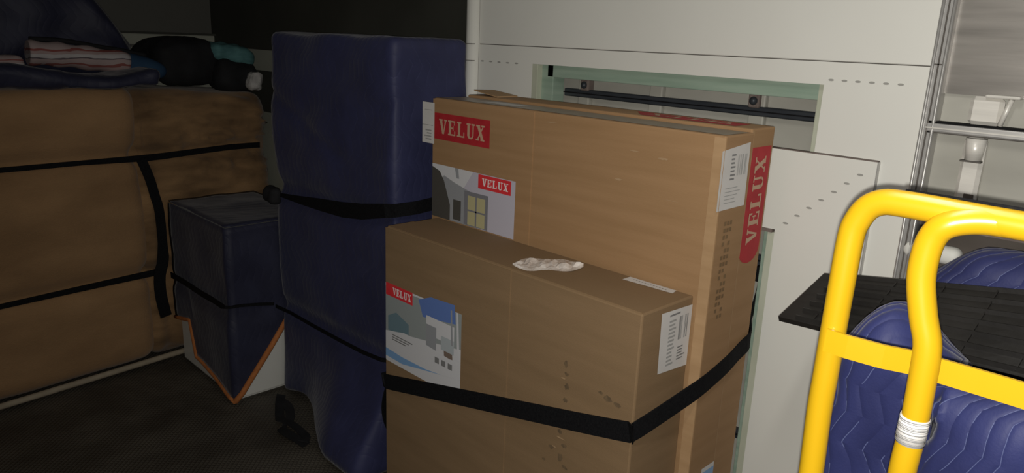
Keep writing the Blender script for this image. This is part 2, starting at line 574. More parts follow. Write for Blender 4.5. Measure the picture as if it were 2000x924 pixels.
# bulkhead behind the sofa: pale lower panel, dark upper panel, ledge between
wf = struct(box('wall_front', (-0.36, 4.12, 0.0), (1.90, 4.18, 2.02), M['bulk']))
pl = box('lower_panel', (-0.36, 4.085, 0.0), (1.75, 4.12, 1.452), M['bulk_pale'], wf, 0.004)
box('panel_groove', (-0.36, 4.078, 1.385), (1.75, 4.086, 1.400), M['bulk'], pl)
box('panel_ledge', (-0.36, 4.070, 1.452), (1.75, 4.12, 1.462), M['black_board'], wf)

# right wall: body skin behind, white lining board with a cut-out, pillar, trims
wr = struct(box('wall_right', (1.80, -1.21, 0.0), (1.86, 4.12, 2.02), M['body']))
fw = box('front_lining', (1.75, 1.95, 0.0), (1.80, 4.12, 2.02), M['black_board'], wr)
box('lower_lining', (1.738, 2.85, 0.05), (1.75, 4.08, 1.10), M['bulk_pale'], fw, 0.003)
box('lining_rail', (1.735, 3.20, 1.30), (1.75, 4.08, 1.40), M['bulk_pale'], fw, 0.003)
box('upper_board', (1.70, 0.512, 1.4795), (1.722, 1.93, 2.02), M['wall'], wr, 0.0015, 1)
bm = bmesh.new()
add_box(bm, (1.70, 1.645, 0.0), (1.722, 1.93, 1.4775))
add_box(bm, (1.70, 0.727, 1.427), (1.722, 1.645, 1.4775))
add_box(bm, (1.70, 0.512, 0.0), (1.722, 0.727, 1.4775))
finish(bm, 'lining_board', M['wall'], wr)
box('board_joint', (1.704, 0.512, 1.4772), (1.73, 1.93, 1.4798), M['wall_joint'], wr)
# screw holes in the board
def holes(name, lst, parent, x):
    for y, z, w in lst:
        bm = bmesh.new()
        bmesh.ops.create_cone(bm, cap_ends=True, segments=12, radius1=0.5, radius2=0.4, depth=1)
        for v in bm.verts:
            v.co = Vector((x - 0.0005 + v.co.z * 0.0016, y + v.co.x * w, z + v.co.y * 0.005))
        bmesh.ops.recalc_face_normals(bm, faces=bm.faces)
        finish(bm, name, M['hole'], parent)
holes('screw_recess', [(0.712 - 0.0295 * i, 1.4385, 0.013) for i in range(6)], wr, W)
holes('screw_recess', [(1.915 - 0.04 * i, 1.4245, 0.016) for i in range(6)], wr, W)
# green primed frame inside the cut-out
gf = box('opening_frame', (1.722, 0.745, 1.390), (1.775, 1.60, 1.427), M['green'], wr, 0.002)
box('frame_post', (1.722, 1.575, 0.0), (1.775, 1.645, 1.427), M['green'], wr, 0.002)
box('frame_post', (1.722, 0.727, 0.0), (1.775, 0.748, 1.427), M['green_pale'], wr, 0.002)
box('frame_edge', (1.700, 1.622, 0.0), (1.7225, 1.645, 1.427), M['green_pale'], wr, 0.001)
# lower lining panel, standing proud, with a square bite out of its far side
bm = bmesh.new()
outline = [(0.580, 0.0), (0.790, 0.0), (0.790, 1.078), (1.02, 1.078), (1.02, 1.272), (0.580, 1.272)]
for x in (1.686, 1.6995):
    vs = [bm.verts.new((x, y, z)) for y, z in outline]
    if x < 1.69: fr = vs
    else: bk = vs
    bm.faces.new(vs)
for i in range(6):
    bm.faces.new((fr[i], fr[(i + 1) % 6], bk[(i + 1) % 6], bk[i]))
bmesh.ops.recalc_face_normals(bm, faces=bm.faces)
lp = finish(bm, 'lower_lining_board', M['wall'], wr)
holes('screw_recess', [(0.612 + 0.0255 * i, 1.240 - 0.0235 * i, 0.014) for i in range(7)], lp, 1.686)
box('board_edge', (1.6865, 0.580, 1.272), (1.6995, 1.02, 1.2745), M['brownrust'], lp)
box('board_edge', (1.681, 0.795, 1.070), (1.735, 1.02, 1.078), M['brownrust'], lp)
box('edge_strip', (1.687, 0.5785, 0.0), (1.70, 0.580, 1.272), M['alu'], lp)
box('edge_strip', (1.687, 0.790, 0.0), (1.724, 0.808, 1.070), M['green_pale'], lp, 0.001)
box('frame_post', (1.724, 0.786, 0.0), (1.775, 0.835, 1.070), M['green'], wr, 0.002)
# body ribs and lashing rail inside the cut-out
rl = struct(boxes('trim_1', [((1.775, 0.748, 1.334), (1.793, 1.575, 1.358))], M['rail'], None, 0.003))
box('rail_groove', (1.772, 0.748, 1.3445), (1.776, 1.575, 1.3475), M['strap'], rl)
for y in (1.50, 1.235, 0.925):
    r = box('body_rib', (1.780, y - 0.022, 0.0), (1.80, y + 0.022, 1.43), M['body'], wr, 0.004)
for y in (1.49, 0.93):
    box('rail_bracket', (1.770, y - 0.016, 1.354), (1.80, y + 0.016, 1.392), M['brownrust'], rl, 0.005)
    bm = bmesh.new(); bmesh.ops.create_uvsphere(bm, u_segments=12, v_segments=8, radius=0.011)
    for v in bm.verts: v.co += Vector((1.770, y, 1.372))
    finish(bm, 'rail_bolt', M['rail'], rl, True)
for z in (0.965, 0.46):
    rr = struct(box('trim_2', (1.775, 0.84, z - 0.014), (1.793, 1.56, z + 0.014), M['rail'], None, 0.003))
    box('rail_groove', (1.772, 0.84, z - 0.002), (1.776, 1.56, z + 0.002), M['strap'], rr)

# rounded pillar where the lining ends
bm = bmesh.new()
add_tube(bm, [(1.70, 1.922, 0.0), (1.70, 1.922, 2.02)], 0.026, 20)
add_box(bm, (1.70, 1.895, 0.0), (1.76, 1.948, 2.02))
bmesh.ops.recalc_face_normals(bm, faces=bm.faces)
p_ = struct(finish(bm, 'trim_3', M['wall']))
box('pillar_joint', (1.6735, 1.900, 1.4772), (1.70, 1.945, 1.4795), M['wall_joint'], p_)
box('pillar_joint', (1.6735, 1.900, 1.4235), (1.70, 1.945, 1.4255), M['wall_joint'], p_)
# aluminium joint trim with two ridges
t4 = struct(box('trim_4', (1.694, 0.484, 0.0), (1.722, 0.512, 2.02), M['alu'], None, 0.002))
for y in (0.5085, 0.4875):
    tube('trim_ridge', [(1.693, y, 0.0), (1.693, y, 2.02)], 0.0035, M['alu'], t4, 10)
box('trim_groove', (1.6925, 0.4965, 0.0), (1.6945, 0.4995, 2.02), M['wall_joint'], t4)
box('trim_joint', (1.6925, 0.488, 1.482), (1.6945, 0.508, 1.4845), M['wall_joint'], t4)

# rear stretch of the wall beside the trim
box('upper_metal_panel', (1.712, -1.21, 1.4265), (1.74, 0.484, 2.02), M['metal'], wr)
box('middle_panel', (1.722, -1.21, 1.157), (1.745, 0.484, 1.4265), M['body'], wr)
box('panel_lip', (1.716, -1.21, 1.150), (1.735, 0.484, 1.157), M['brownrust'], wr)
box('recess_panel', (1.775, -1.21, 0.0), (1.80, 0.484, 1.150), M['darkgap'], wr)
t5 = struct(box('trim_5', (1.690, -1.21, 1.3485), (1.722, 0.500, 1.3665), M['alu'], None, 0.003))
box('rail_shadow_line', (1.694, -1.21, 1.3665), (1.722, 0.500, 1.3705), M['strap'], t5)  # black strip drawn as the shadow line along the rail's top
box('rail_lip', (1.687, -1.21, 1.356), (1.692, 0.500, 1.3585), M['metal_bright'], t5)
box('rail_underside', (1.694, -1.21, 1.3465), (1.722, 0.500, 1.3487), M['wall_joint'], t5)
# pressed steel post behind that rail
t6 = struct(boxes('trim_6', [((1.700, 0.388, 1.165), (1.722, 0.428, 1.345))], M['metal_bright'], None, 0.007))
box('post_slot', (1.698, 0.392, 1.165), (1.701, 0.410, 1.232), M['darkgap'], t6, 0.001)
tube('post_bulge', [(1.702, 0.406, 1.300), (1.702, 0.406, 1.344)], [0.015, 0.019], M['metal_bright'], t6, 20)
box('post_ring', (1.684, 0.388, 1.297), (1.70, 0.425, 1.3005), M['wall_joint'], t6)
t7 = struct(boxes('trim_7', [((1.702, 0.372, 1.370), (1.722, 0.432, 1.426))], M['metal_bright'], None, 0.008))
box('post_shoulder', (1.692, 0.345, 1.424), (1.722, 0.405, 1.431), M['metal_bright'], t7, 0.003)
tube('post_rib', [(1.700, 0.372, 1.372), (1.700, 0.360, 1.424)], 0.005, M['metal_bright'], t7, 12)
# white rounded bar poking out of the recess
hb = thing('pull_bar', 'white round-ended bar in the dark wall gap above the blue blankets', 'handle', (1.72, 0.45, 1.085))
soft_box('bar', (1.688, 0.392, 1.078), (1.730, 0.505, 1.116), 0.017, M['wall'], res=0.006, parent=hb)
box('mount', (1.728, 0.44, 1.088), (1.775, 0.49, 1.106), M['wall'], hb, 0.003)


# ------------------------------------------------------------------ cardboard boxes
def carton(name, label, a, b, mat, group):
    a = Vector(a); b = Vector(b)
    t = thing(name, label, 'box', ((a.x + b.x) / 2, (a.y + b.y) / 2, a.z), group)
    box('carton_body', a, b, mat, t, 0.004, 2)
    return t


def barcode(u0, v0, u1, v1, n, mi, lay=1):
    out = []
    rnd = random.Random(int(u0 * 1e4))
    for i in range(n):
        if rnd.random() < 0.62:
            x = u0 + (u1 - u0) * i / n
            out.append((lay, mi, rect(x, v0, x + (u1 - u0) / n * rnd.choice((0.5, 0.8)), v1)))
    return out


def lines(u0, v0, u1, v1, n, mi, lay=1, vertical=False, fill=0.45):
    out = []
    rnd = random.Random(n * 31 + int(v0 * 1000))
    for i in range(n):
        t0 = (i + 0.25) / n; t1 = (i + 0.25 + fill) / n
        e = rnd.uniform(0.55, 1.0)
        if vertical:
            out.append((lay, mi, rect(u0 + (u1 - u0) * t0, v0, u0 + (u1 - u0) * t1, v0 + (v1 - v0) * e)))
        else:
            out.append((lay, mi, rect(u0, v0 + (v1 - v0) * t0, u0 + (u1 - u0) * e, v0 + (v1 - v0) * t1)))
    return out


G = 'roof window cartons strapped to the side wall'
# --- front, lower carton
fx, y0, y1, zt = 1.198, 0.815, 1.712, 0.967
lowc = carton('cardboard_box', 'lower brown box in front, colourful picture label on its side',
              (fx, y0, 0.0), (1.388, y1, zt), M['card_low'], G)
pf = Plane((fx, 0, 0), (0, 1, 0), (0, 0, 1), (-1, 0, 0))          # u = world y, v = world z
pe = Plane((0, y0, 0), (1, 0, 0), (0, 0, 1), (0, -1, 0))          # u = world x
pt = Plane((0, 0, zt), (1, 0, 0), (0, 1, 0), (0, 0, 1))           # u = x, v = y
sl = slab_on('sleeve', pf, rect(1.198, 0.002, y1 + 0.001, zt - 0.003), 0.0022, M['card_low'], lowc)
ps = Plane((fx - 0.0022, 0, 0), (0, 1, 0), (0, 0, 1), (-1, 0, 0))
lab = print_on('picture_label', ps, [
    (0, 0, rect(1.372, 0.555, y1, 0.800)),
    (1, 1, [(1.372, 0.80), (y1, 0.79), (y1, 0.65), (1.372, 0.70)]),
    (1.6, 2, [(1.50, 0.812), (1.400, 0.818), (1.395, 0.765), (1.535, 0.745), (1.555, 0.79)]),
    (2.2, 3, [(1.60, 0.70), (1.66, 0.72), (1.70, 0.70), (1.70, 0.655), (1.60, 0.66)]),
    (2.2, 7, rect(1.40, 0.70, 1.52, 0.755)),
    (2.8, 5, rect(1.475, 0.655, 1.520, 0.730)),
    (3.2, 6, rect(1.40, 0.675, 1.455, 0.715)),
    (3.0, 4, [(1.44, 0.655), (1.405, 0.66), (1.41, 0.705), (1.445, 0.70)]),
    (3.6, 0, [(1.376, 0.665), (1.386, 0.665), (1.392, 0.80), (1.386, 0.80)]),
    (3.6, 5, [(1.405, 0.70), (1.412, 0.70), (1.416, 0.80), (1.410, 0.80)]),
    (3.8, 0, [(1.372, 0.655), (1.54, 0.668), (1.62, 0.668), (y1, 0.650), (y1, 0.560), (1.372, 0.612)]),
    (4.6, 8, [(1.52, 0.592), (1.63, 0.590), (y1, 0.595), (y1, 0.570), (1.63, 0.5685), (1.45, 0.600)]),
    (5.4, 9, rect(y1 - 0.130, 0.7635, y1 - 0.002, 0.8015)),
] + word('VELUX', y1 - 0.035, 0.771, y1 - 0.124, 0.793, 6.2, 10)
  + lines(1.68, 0.628, 1.57, 0.650, 3, 11, 5.6) + [(5.6, 11, rect(1.480 - 0.028 * i, 0.628, 1.462 - 0.028 * i, 0.645)) for i in range(3)],
    [M['ph_white'], M['ph_room'], M['ph_sky'], M['ph_teal'], M['ph_brown'], M['ph_mid'], M['ph_pale'], M['ph_white'],
     M['ph_blue'], M['red_bright'], M['letter_white'], M['ink']], lowc, 0.0008, 0.0001)
# dirt and scuffs that belong to the carton
def blotch(u, v, ru, rv, seed, n=14):
    rnd = random.Random(seed)
    return [(u + ru * math.cos(6.283 * k / n) * rnd.uniform(0.5, 1.1), v + rv * math.sin(6.283 * k / n) * rnd.uniform(0.5, 1.1)) for k in range(n)]
sc = []
for k, (u, v, ru, rv) in enumerate([(1.010, 0.79, 0.006, 0.010), (1.006, 0.765, 0.008, 0.006), (1.003, 0.735, 0.007, 0.012), (1.006, 0.70, 0.008, 0.007),
                                    (0.885, 0.752, 0.016, 0.008), (0.858, 0.746, 0.012, 0.007), (0.905, 0.758, 0.008, 0.004),
                                    (1.015, 0.615, 0.010, 0.008), (1.00, 0.585, 0.014, 0.006), (1.04, 0.565, 0.010, 0.006),
                                    (1.01, 0.55, 0.008, 0.012), (0.995, 0.53, 0.010, 0.006), (1.06, 0.522, 0.008, 0.004)]):
    sc.append((k * 0.05, 0, blotch(u, v, ru, rv, k)))
for k, (u, v, ru, rv) in enumerate([(1.013, 0.600, 0.016, 0.0022), (1.015, 0.752, 0.008, 0.002), (1.03, 0.57, 0.008, 0.002)]):
    sc.append((2 + k * 0.05, 1, blotch(u, v, ru, rv, k + 40)))
for q_ in sc:
    print_on('scuff_mark', pf, [q_], [M['stain'], M['scuff_light']], lowc, 0.0008, 0.0002)
# end face label
el = print_on('paper_label', pe, [(0, 0, [(1.268, 0.952), (1.386, 0.947), (1.386, 0.802), (1.272, 0.812)])]
              + lines(1.300, 0.820, 1.330, 0.93, 12, 1, 1, False, 0.5) + lines(1.34, 0.825, 1.372, 0.86, 5, 2, 1)
              + barcode(1.336, 0.875, 1.374, 0.930, 14, 2) + lines(1.30, 0.935, 1.37, 0.944, 1, 2, 1), [M['paper'], M['ink_pale'], M['ink']], lowc)
# top: crumpled clear tape, address strip, closing tape
bm = bmesh.new()
N = 22
grid = []
rnd = random.Random(4)
for i in range(N + 1):
    t = i / N
    row = []
    w = 0.003 + 0.074 * (math.sin(math.pi * t) ** 0.7) * (0.8 + 0.2 * math.sin(9 * t))
    cx = 1.225 + (1.352 - 1.225) * t; cy = 1.222 + (1.104 - 1.222) * t
    for j in range(7):
        s = j / 6 - 0.5
        h = 0.002 + max(0, 0.010 * math.sin(math.pi * j / 6) * abs(noise.noise(Vector((t * 7, s * 5, 2.3)))) * 2.0)
        row.append(bm.verts.new((cx + s * w * 1.3, cy + s * w * 1.3 + 0.01 * math.sin(3.1 * t), zt + h)))
    grid.append(row)
for i in range(N):
    for j in range(6):
        bm.faces.new((grid[i][j], grid[i + 1][j], grid[i + 1][j + 1], grid[i][j + 1]))
bmesh.ops.recalc_face_normals(bm, faces=bm.faces)
finish(bm, 'tape_scrap', M['tape'], lowc)
print_on('address_strip', pt, [(0, 0, [(1.352, 0.985), (1.382, 0.985), (1.384, 0.858), (1.360, 0.852)])]
         + [(1, 1, rect(1.3685, 0.875 + 0.008 * i, 1.3715, 0.879 + 0.008 * i)) for i in range(12)], [M['paper'], M['ink']], lowc)
slab_on('top_flap', pt, rect(1.202, 0.820, 1.292, 1.708), 0.0018, M['card_low'], lowc)

# --- first tall carton
ax, ay0, ay1, az = 1.393, 0.782, 1.745, 1.323
tallc = carton('cardboard_box', 'tall brown box behind the lower one, red logo panel at top left',
               (ax, ay0, 0.0), (1.512, ay1, az), M['card'], G)
pa = Plane((ax, 0, 0), (0, 1, 0), (0, 0, 1), (-1, 0, 0))
pae = Plane((0, ay0, 0), (1, 0, 0), (0, 0, 1), (0, -1, 0))
slab_on('sleeve', pa, rect(1.332, 0.002, ay1 + 0.001, az - 0.002), 0.0022, M['card'], tallc)
pas = Plane((ax - 0.0022, 0, 0), (0, 1, 0), (0, 0, 1), (-1, 0, 0))
slab_on('edge_fold', pa, rect(ay0 - 0.001, 0.002, ay0 + 0.026, az - 0.004), 0.0015, M['card_edge'], tallc)
print_on('logo_panel', pas, [(0, 0, rect(1.496, 1.204, 1.738, 1.281))] + word('VELUX', 1.718, 1.221, 1.514, 1.264, 1.2, 1),
         [M['red'], M['letter']], tallc)
print_on('picture_label', pas, [
    (0, 0, rect(1.388, 0.968, ay1, 1.129)),
    (1, 1, [(1.56, 1.129), (ay1, 1.129), (ay1, 1.06), (1.60, 1.075)]),
    (2, 2, [(1.535, 0.968), (1.535, 1.062), (1.64, 1.085), (1.69, 1.10), (ay1, 1.03), (ay1, 0.968)]),
    (3, 3, [(1.66, 0.968), (1.66, 1.015), (1.69, 1.085), (1.71, 1.11), (ay1, 1.12), (ay1, 0.968)]),
    (4, 4, rect(1.494, 0.970, 1.596, 1.070)),
    (5, 5, rect(1.506, 0.972, 1.580, 1.058)),
    (5, 3, rect(1.61, 0.975, 1.645, 1.035)),
    (6, 4, rect(1.541, 0.972, 1.547, 1.058)),
    (6, 4, rect(1.506, 1.012, 1.580, 1.017)),
    (5, 6, [(1.62, 1.10), (1.625, 1.129), (1.64, 1.129), (1.632, 1.10)]),
    (7, 7, rect(1.404, 1.087, 1.537, 1.127)),
] + word('VELUX', 1.522, 1.096, 1.414, 1.118, 8, 8),
    [M['ph_lilac'], M['ph_white'], M['ph_mid'], M['ph_dgrey'], M['ph_grey'], M['ph_yellow'], M['ph_mid'], M['red_bright'], M['letter_white']],
    tallc, 0.0008, 0.0001)
cornlab = print_on('barcode_label', Plane((ax - 0.0022, 0, 0), (0, 1, 0), (0, 0, 1), (-1, 0, 0)),
                   [(0, 0, rect(1.745, 1.187, 1.796, 1.308)), (1, 1, rect(1.745, 1.240, 1.796, 1.2412)),
                    (1, 2, rect(1.750, 1.285, 1.785, 1.2865)), (0, 0, rect(1.739, 1.187, 1.745, 1.308))] + lines(1.752, 1.195, 1.79, 1.23, 4, 2, 1),
                   [M['paper'], M['ink'], M['ink_pale']], tallc)
for k, (u, v, ru, rv) in enumerate([(1.01, 1.262, 0.018, 0.0018), (0.93, 1.255, 0.022, 0.003), (1.05, 1.19, 0.014, 0.003), (1.27, 1.30, 0.02, 0.0015),
                                    (0.90, 1.165, 0.02, 0.0008)]):
    print_on('scuff_mark', pa, [(0.1 * k, 0, blotch(u, v, ru, rv, k + 7))], [M['scuff_light']], tallc, 0.0005, 0.0002)
print_on('paper_label', pae, [(0, 0, [(1.383, 1.292), (1.498, 1.304), (1.501, 1.164), (1.386, 1.163)]), (0.5, 0, rect(1.384, 1.163, 1.398, 1.292))]
         + lines(1.424, 1.225, 1.445, 1.285, 7, 2, 1) + barcode(1.452, 1.235, 1.49, 1.28, 12, 1) + lines(1.41, 1.175, 1.48, 1.215, 5, 1, 1, False, 0.2),
         [M['paper'], M['ink_pale'], M['ink']], tallc)
print_on('printed_text', pae, [(0, 0, rect(1.424 + 0.012 * c, 0.91 + 0.0155 * i, 1.433 + 0.012 * c, 0.919 + 0.0155 * i))
                               for c in range(3) for i in range(15) if (i * 7 + c * 3) % 5], [M['card_dark']], tallc)
print_on('small_label', pae, [(0, 0, rect(1.452, 0.10, 1.508, 0.522)), (1, 1, rect(1.452, 0.490, 1.508, 0.510))], [M['paper'], M['ph_blue']], tallc)
pat = Plane((0, 0, az), (1, 0, 0), (0, 1, 0), (0, 0, 1))
print_on('top_tape', pat, [(0, 0, rect(1.405, 0.79, 1.500, 1.735)), (1, 1, [(1.425, 1.44), (1.47, 1.42), (1.475, 1.56), (1.43, 1.585)])],
         [M['tape_brown'], M['paper']], tallc)

# --- second tall carton behind it
bx, bxe, by0, by1, bz = 1.516, 1.622, 0.790, 1.735, 1.330
backc = carton('cardboard_box', 'rearmost tall brown box, red vertical lettering on its end',
               (bx, by0, 0.0), (bxe, by1, bz), M['card'], G)
pbe = Plane((0, by0, 0), (1, 0, 0), (0, 0, 1), (0, -1, 0))
bmq = []
bmq.append((0, 0, [(1.520, 1.05), (1.612, 1.05), (1.612, 1.288), (1.520, 1.288)]))
bmq.append((0, 0, [(1.520, 1.05)] + [(1.566 - 0.046 * math.cos(math.pi * k / 10), 1.05 - 0.034 * math.sin(math.pi * k / 10)) for k in range(1, 10)] + [(1.612, 1.05)]))
print_on('logo_panel', pbe, bmq + word('VELUX', 1.545, 1.060, 1.592, 1.268, 1.2, 1, True), [M['red'], M['letter']], backc)
slab_on('edge_fold', pbe, rect(bx, 0.002, bx + 0.008, bz - 0.004), 0.0012, M['card_edge'], backc)
pbt = Plane((0, 0, bz), (1, 0, 0), (0, 1, 0), (0, 0, 1))
print_on('top_print', pbt, [(0, 0, [(1.53, 0.84), (1.60, 0.84), (1.60, 1.16), (1.53, 1.10)])] + word('VELUX', 1.55, 0.86, 1.585, 1.10, 1.2, 1, True),
         [M['red'], M['letter']], backc)
slab_on('lifted_flap', Plane((0, 1.62, bz), (1, 0, 0), (0, 1, 0.10), (0, -0.10, 1)), [(1.53, 0.0), (1.615, 0.0), (1.610, 0.10), (1.54, 0.115)], 0.003, M['card_edge'], backc)

# --- black ratchet strap round the three cartons
def arc_pts(c, p0, p1, n=5):
    c = Vector(c); a = Vector(p0) - c; b = Vector(p1) - c
    return [c + (a * math.cos(t) + b * math.sin(t)) for t in [math.pi / 2 * k / n for k in range(n + 1)]]
sx = fx - 0.0055
pts = [(1.68, 1.80, 0.50), (1.42, 1.765, 0.487), (1.30, 1.732, 0.483), (1.205, 1.724, 0.483)] + [(sx, 1.716, 0.483)]
for k in range(1, 8):
    t = k / 8
    pts.append((sx, 1.714 + (0.815 - 1.714) * t, 0.483 + (0.700 - 0.483) * t))
pts += [(sx, 0.818, 0.701), (sx + 0.004, 0.811, 0.703), (1.26, 0.800, 0.7185), (1.330, 0.788, 0.738), (1.392, 0.7775, 0.756), (1.45, 0.7765, 0.768), (1.512, 0.7775, 0.782),
        (1.57, 0.783, 0.795), (1.622, 0.786, 0.808), (1.66, 0.808, 0.822), (1.70, 0.828, 0.845), (1.745, 0.842, 0.880), (1.768, 0.85, 0.930)]
st = thing('ratchet_strap', 'wide black strap pulled across the front of the lower cardboard box', 'strap', (1.68, 1.80, 0.0), 'black lashing straps')
st.location = (1.60, 0.80, 0.60)
ribbon('webbing', catmull(pts, 3), (0, 0, 1), 0.047, 0.003, M['strap'], st)
box('hook', (1.750, 0.838, 0.915), (1.775, 0.862, 0.955), M['strap'], st, 0.003)
box('hook', (1.670, 1.785, 0.46), (1.6995, 1.815, 0.53), M['strap'], st, 0.003)
# loose tail of that strap hanging between blue blanket and box
ribbon('strap_tail', catmull([(1.30, 1.752, 0.50), (1.25, 1.768, 0.44), (1.235, 1.775, 0.36), (1.255, 1.775, 0.28), (1.30, 1.765, 0.22)], 5),
       (1, 0.3, 0), 0.035, 0.003, M['strap'], st)

# ------------------------------------------------------------------ tall blanket-wrapped item
tall = thing('wrapped_cabinet', 'tall blocky item wrapped in navy quilted blanket, left of the cardboard boxes', 'furniture', (1.53, 2.33, 0.0))
def tall_disp(q, n):
    q = q.copy()
    f1 = nz(q, 3.0, 1) * 0.012 + nz(q, 8, 2) * 0.005
    f1 -= 0.010 * math.exp(-((q.z - 1.10 + 0.42 * (2.3 - q.y)) / 0.02) ** 2) * smooth(q.z, 1.0, 1.1)
    # long diagonal folds
    f1 += 0.006 * math.sin((q.y * 0.9 + q.z) * 16 + 3 * nz(q, 2, 3)) * smooth(q.z, 0.9, 1.3)
    # the black strap and its gap squeeze the padding
    f1 -= 0.020 * math.exp(-((q.z - 0.905) / 0.035) ** 2)
    zl = 0.41 + 0.02 * (2.63 - q.y)
    f1 -= 0.016 * math.exp(-((q.z - zl) / 0.03) ** 2)
    q += n * (f1 if n.x < 0.3 else min(0.0, f1))
    if n.x < 0.3:
        # loose skirt flaring towards the near corner
        k = smooth(0.40 - q.z, 0.0, 0.42) * smooth(2.55 - q.y, 0.0, 0.45)
        q.x -= 0.16 * k * max(0, -n.x) ** 0.5 if n.x < 0 else 0
        q.z += 0.045 * (1 - smooth(q.z, 0.0, 0.08)) * math.sin(min(1, max(0, (2.72 - q.y) / 0.4)) * math.pi)
    if q.z > 1.3:
        q.z = min(q.z, 1.492 + 0.004 * nz(q, 9, 5))
    # soft seam across the padded corner
    q.x += 0.012 * math.exp(-((q.z - 1.285 + 0.16 * (q.y - 1.93)) / 0.010) ** 2) * smooth(2.3 - q.y, 0, 0.3) if n.x < 0.2 else 0
    return q
soft_box('blanket_wrap', (1.368, 1.918, 0.004), (1.690, 2.722, 1.494), 0.032, M['blanket'], tall_disp, 0.02, tall)
box('cabinet_core', (1.44, 2.00, 0.0), (1.64, 2.66, 1.40), M['appliance'], tall)
# wide dark band at two thirds height, lens shaped where it sags
ub = thing('ratchet_strap', 'broad black strap band across the upper part of the tall navy wrapped item', 'strap', (1.52, 2.3, 0.90), 'black lashing straps')
up = [(1.366, 2.735, 0.868), (1.362, 2.66, 0.873), (1.357, 2.50, 0.882), (1.355, 2.35, 0.892), (1.354, 2.20, 0.902), (1.355, 2.08, 0.918), (1.360, 1.95, 0.945), (1.375, 1.915, 0.950), (1.45, 1.904, 0.952), (1.60, 1.904, 0.962), (1.675, 1.904, 0.97)]
ribbon('webbing', up, (0, 0, 1), [0.012, 0.014, 0.030, 0.045, 0.054, 0.054, 0.046, 0.044, 0.044, 0.044, 0.044], 0.004, M['strap'], ub)
soft_box('buckle', (1.325, 2.655, 0.835), (1.372, 2.745, 0.900), 0.02, M['bag'], lambda q, n: q + n * nz(q, 30, 4) * 0.01, 0.008, ub)
lb = thing('ratchet_strap', 'thin black strap low across the tall navy wrapped item', 'strap', (1.52, 2.2, 0.40), 'black lashing straps')
lpz = [(1.345, 2.705, 0.40), (1.352, 2.60, 0.402), (1.344, 2.40, 0.408), (1.338, 2.2, 0.415), (1.335, 2.05, 0.422), (1.34, 1.95, 0.428), (1.36, 1.915, 0.43), (1.45, 1.905, 0.43), (1.60, 1.905, 0.43)]
ribbon('webbing', lpz, (0, 0, 1), 0.014, 0.004, M['strap'], lb)

# ------------------------------------------------------------------ small white appliance under a blanket
wa = thing('white_cabinet', 'low white cabinet mostly hidden by a navy blanket beside the brown sofa', 'cabinet', (1.40, 3.02, 0.0))
box('body', (1.178, 2.752, 0.012), (1.60, 3.300, 0.735), M['appliance'], wa, 0.008, 2)
boxes('plinth', [((1.20, 2.775, 0.0), (1.58, 3.28, 0.012))], M['appliance'], wa)
# throw: two hanging faces plus top, lower edge cut on the slant to the corner tip
bl = thing('moving_blanket', 'dark navy blanket with orange binding draped over the low white cabinet', 'blanket', (1.40, 3.02, 0.70), 'navy moving blankets')
def hem_left(y):      # x = const face, y from 3.31 (far) to 2.745 (near corner)
    tbl = [(2.742, 0.012), (3.165, 0.070), (3.135, 0.245), (3.33, 0.215)]
    if y < 3.11: return 0.016 + (y - 2.742) / (3.11 - 2.742) * 0.070
    if y < 3.15: return 0.086 + (y - 3.11) / 0.04 * 0.160
    return 0.246 - (y - 3.15) / 0.16 * 0.03
def hem_right(x):
    t = (x - 1.170) / (1.433 - 1.170)
    return 0.012 + 0.345 * t
bm = bmesh.new()
XB, YB, ZB = 1.168, 2.742, 0.748
cols = []
yl = [3.312, 3.27, 3.22, 3.18, 3.152, 3.11] + [3.11 - (3.11 - YB) * k / 14 for k in range(1, 15)]
for y in yl:
    cols.append(((XB, y), hem_left(y)))
for k in range(1, 15):
    x = XB + (1.560 - XB) * k / 14
    cols.append(((x, YB), min(0.40, hem_right(x))))
NV = 26
side = []
for (x, y), zh in cols:
    col = []
    for j in range(NV + 1):
        t = j / NV
        z = ZB - (ZB - zh) * t
        p = Vector((x, y, z))
        d = 0.010 * nz(p, 6, 1) + 0.012 * t * (0.5 + nz(p, 4, 7))
        d -= 0.012 * math.exp(-((z - 0.40) / 0.03) ** 2)
        nx = -1.0 if y > YB + 1e-4 else (-0.7 if x < XB + 1e-4 else 0.0)
        ny = 0.0 if y > YB + 1e-4 else -1.0
        if j == 0: d = 0
        col.append(bm.verts.new((x + nx * max(0, d + 0.003), y + ny * max(0, d + 0.003), z)))
    side.append(col)
for a, b in zip(side[:-1], side[1:]):
    for j in range(NV):
        bm.faces.new((a[j], a[j + 1], b[j + 1], b[j]))
# top sheet
tops = {}
for i in range(15):
    for j in range(15):
        x = XB + (1.560 - XB) * i / 14; y = YB + (3.312 - YB) * j / 14
        tops[i, j] = bm.verts.new((x, y, ZB + 0.003 + 0.012 * max(0, nz(Vector((x, y, 0)), 7, 9))))
for i in range(14):
    for j in range(14):
        bm.faces.new((tops[i, j], tops[i + 1, j], tops[i + 1, j + 1], tops[i, j + 1]))
bmesh.ops.recalc_face_normals(bm, faces=bm.faces)
hp = [c[-1].co.copy() for c in side]
cl = finish(bm, 'cloth', M['blanket_dark'], bl, True)
sm = cl.modifiers.new('thickness', 'SOLIDIFY'); sm.thickness = 0.005; sm.offset = 1
tube('orange_binding', hp[:20], 0.009, M['hem'], bl, 10)
tube('orange_binding', hp[19:31], 0.0125, M['hem'], bl, 10)
cs = thing('ratchet_strap', 'black strap slanting over the dark blanket on the low white cabinet', 'strap', (1.2, 2.9, 0.4), 'black lashing straps')
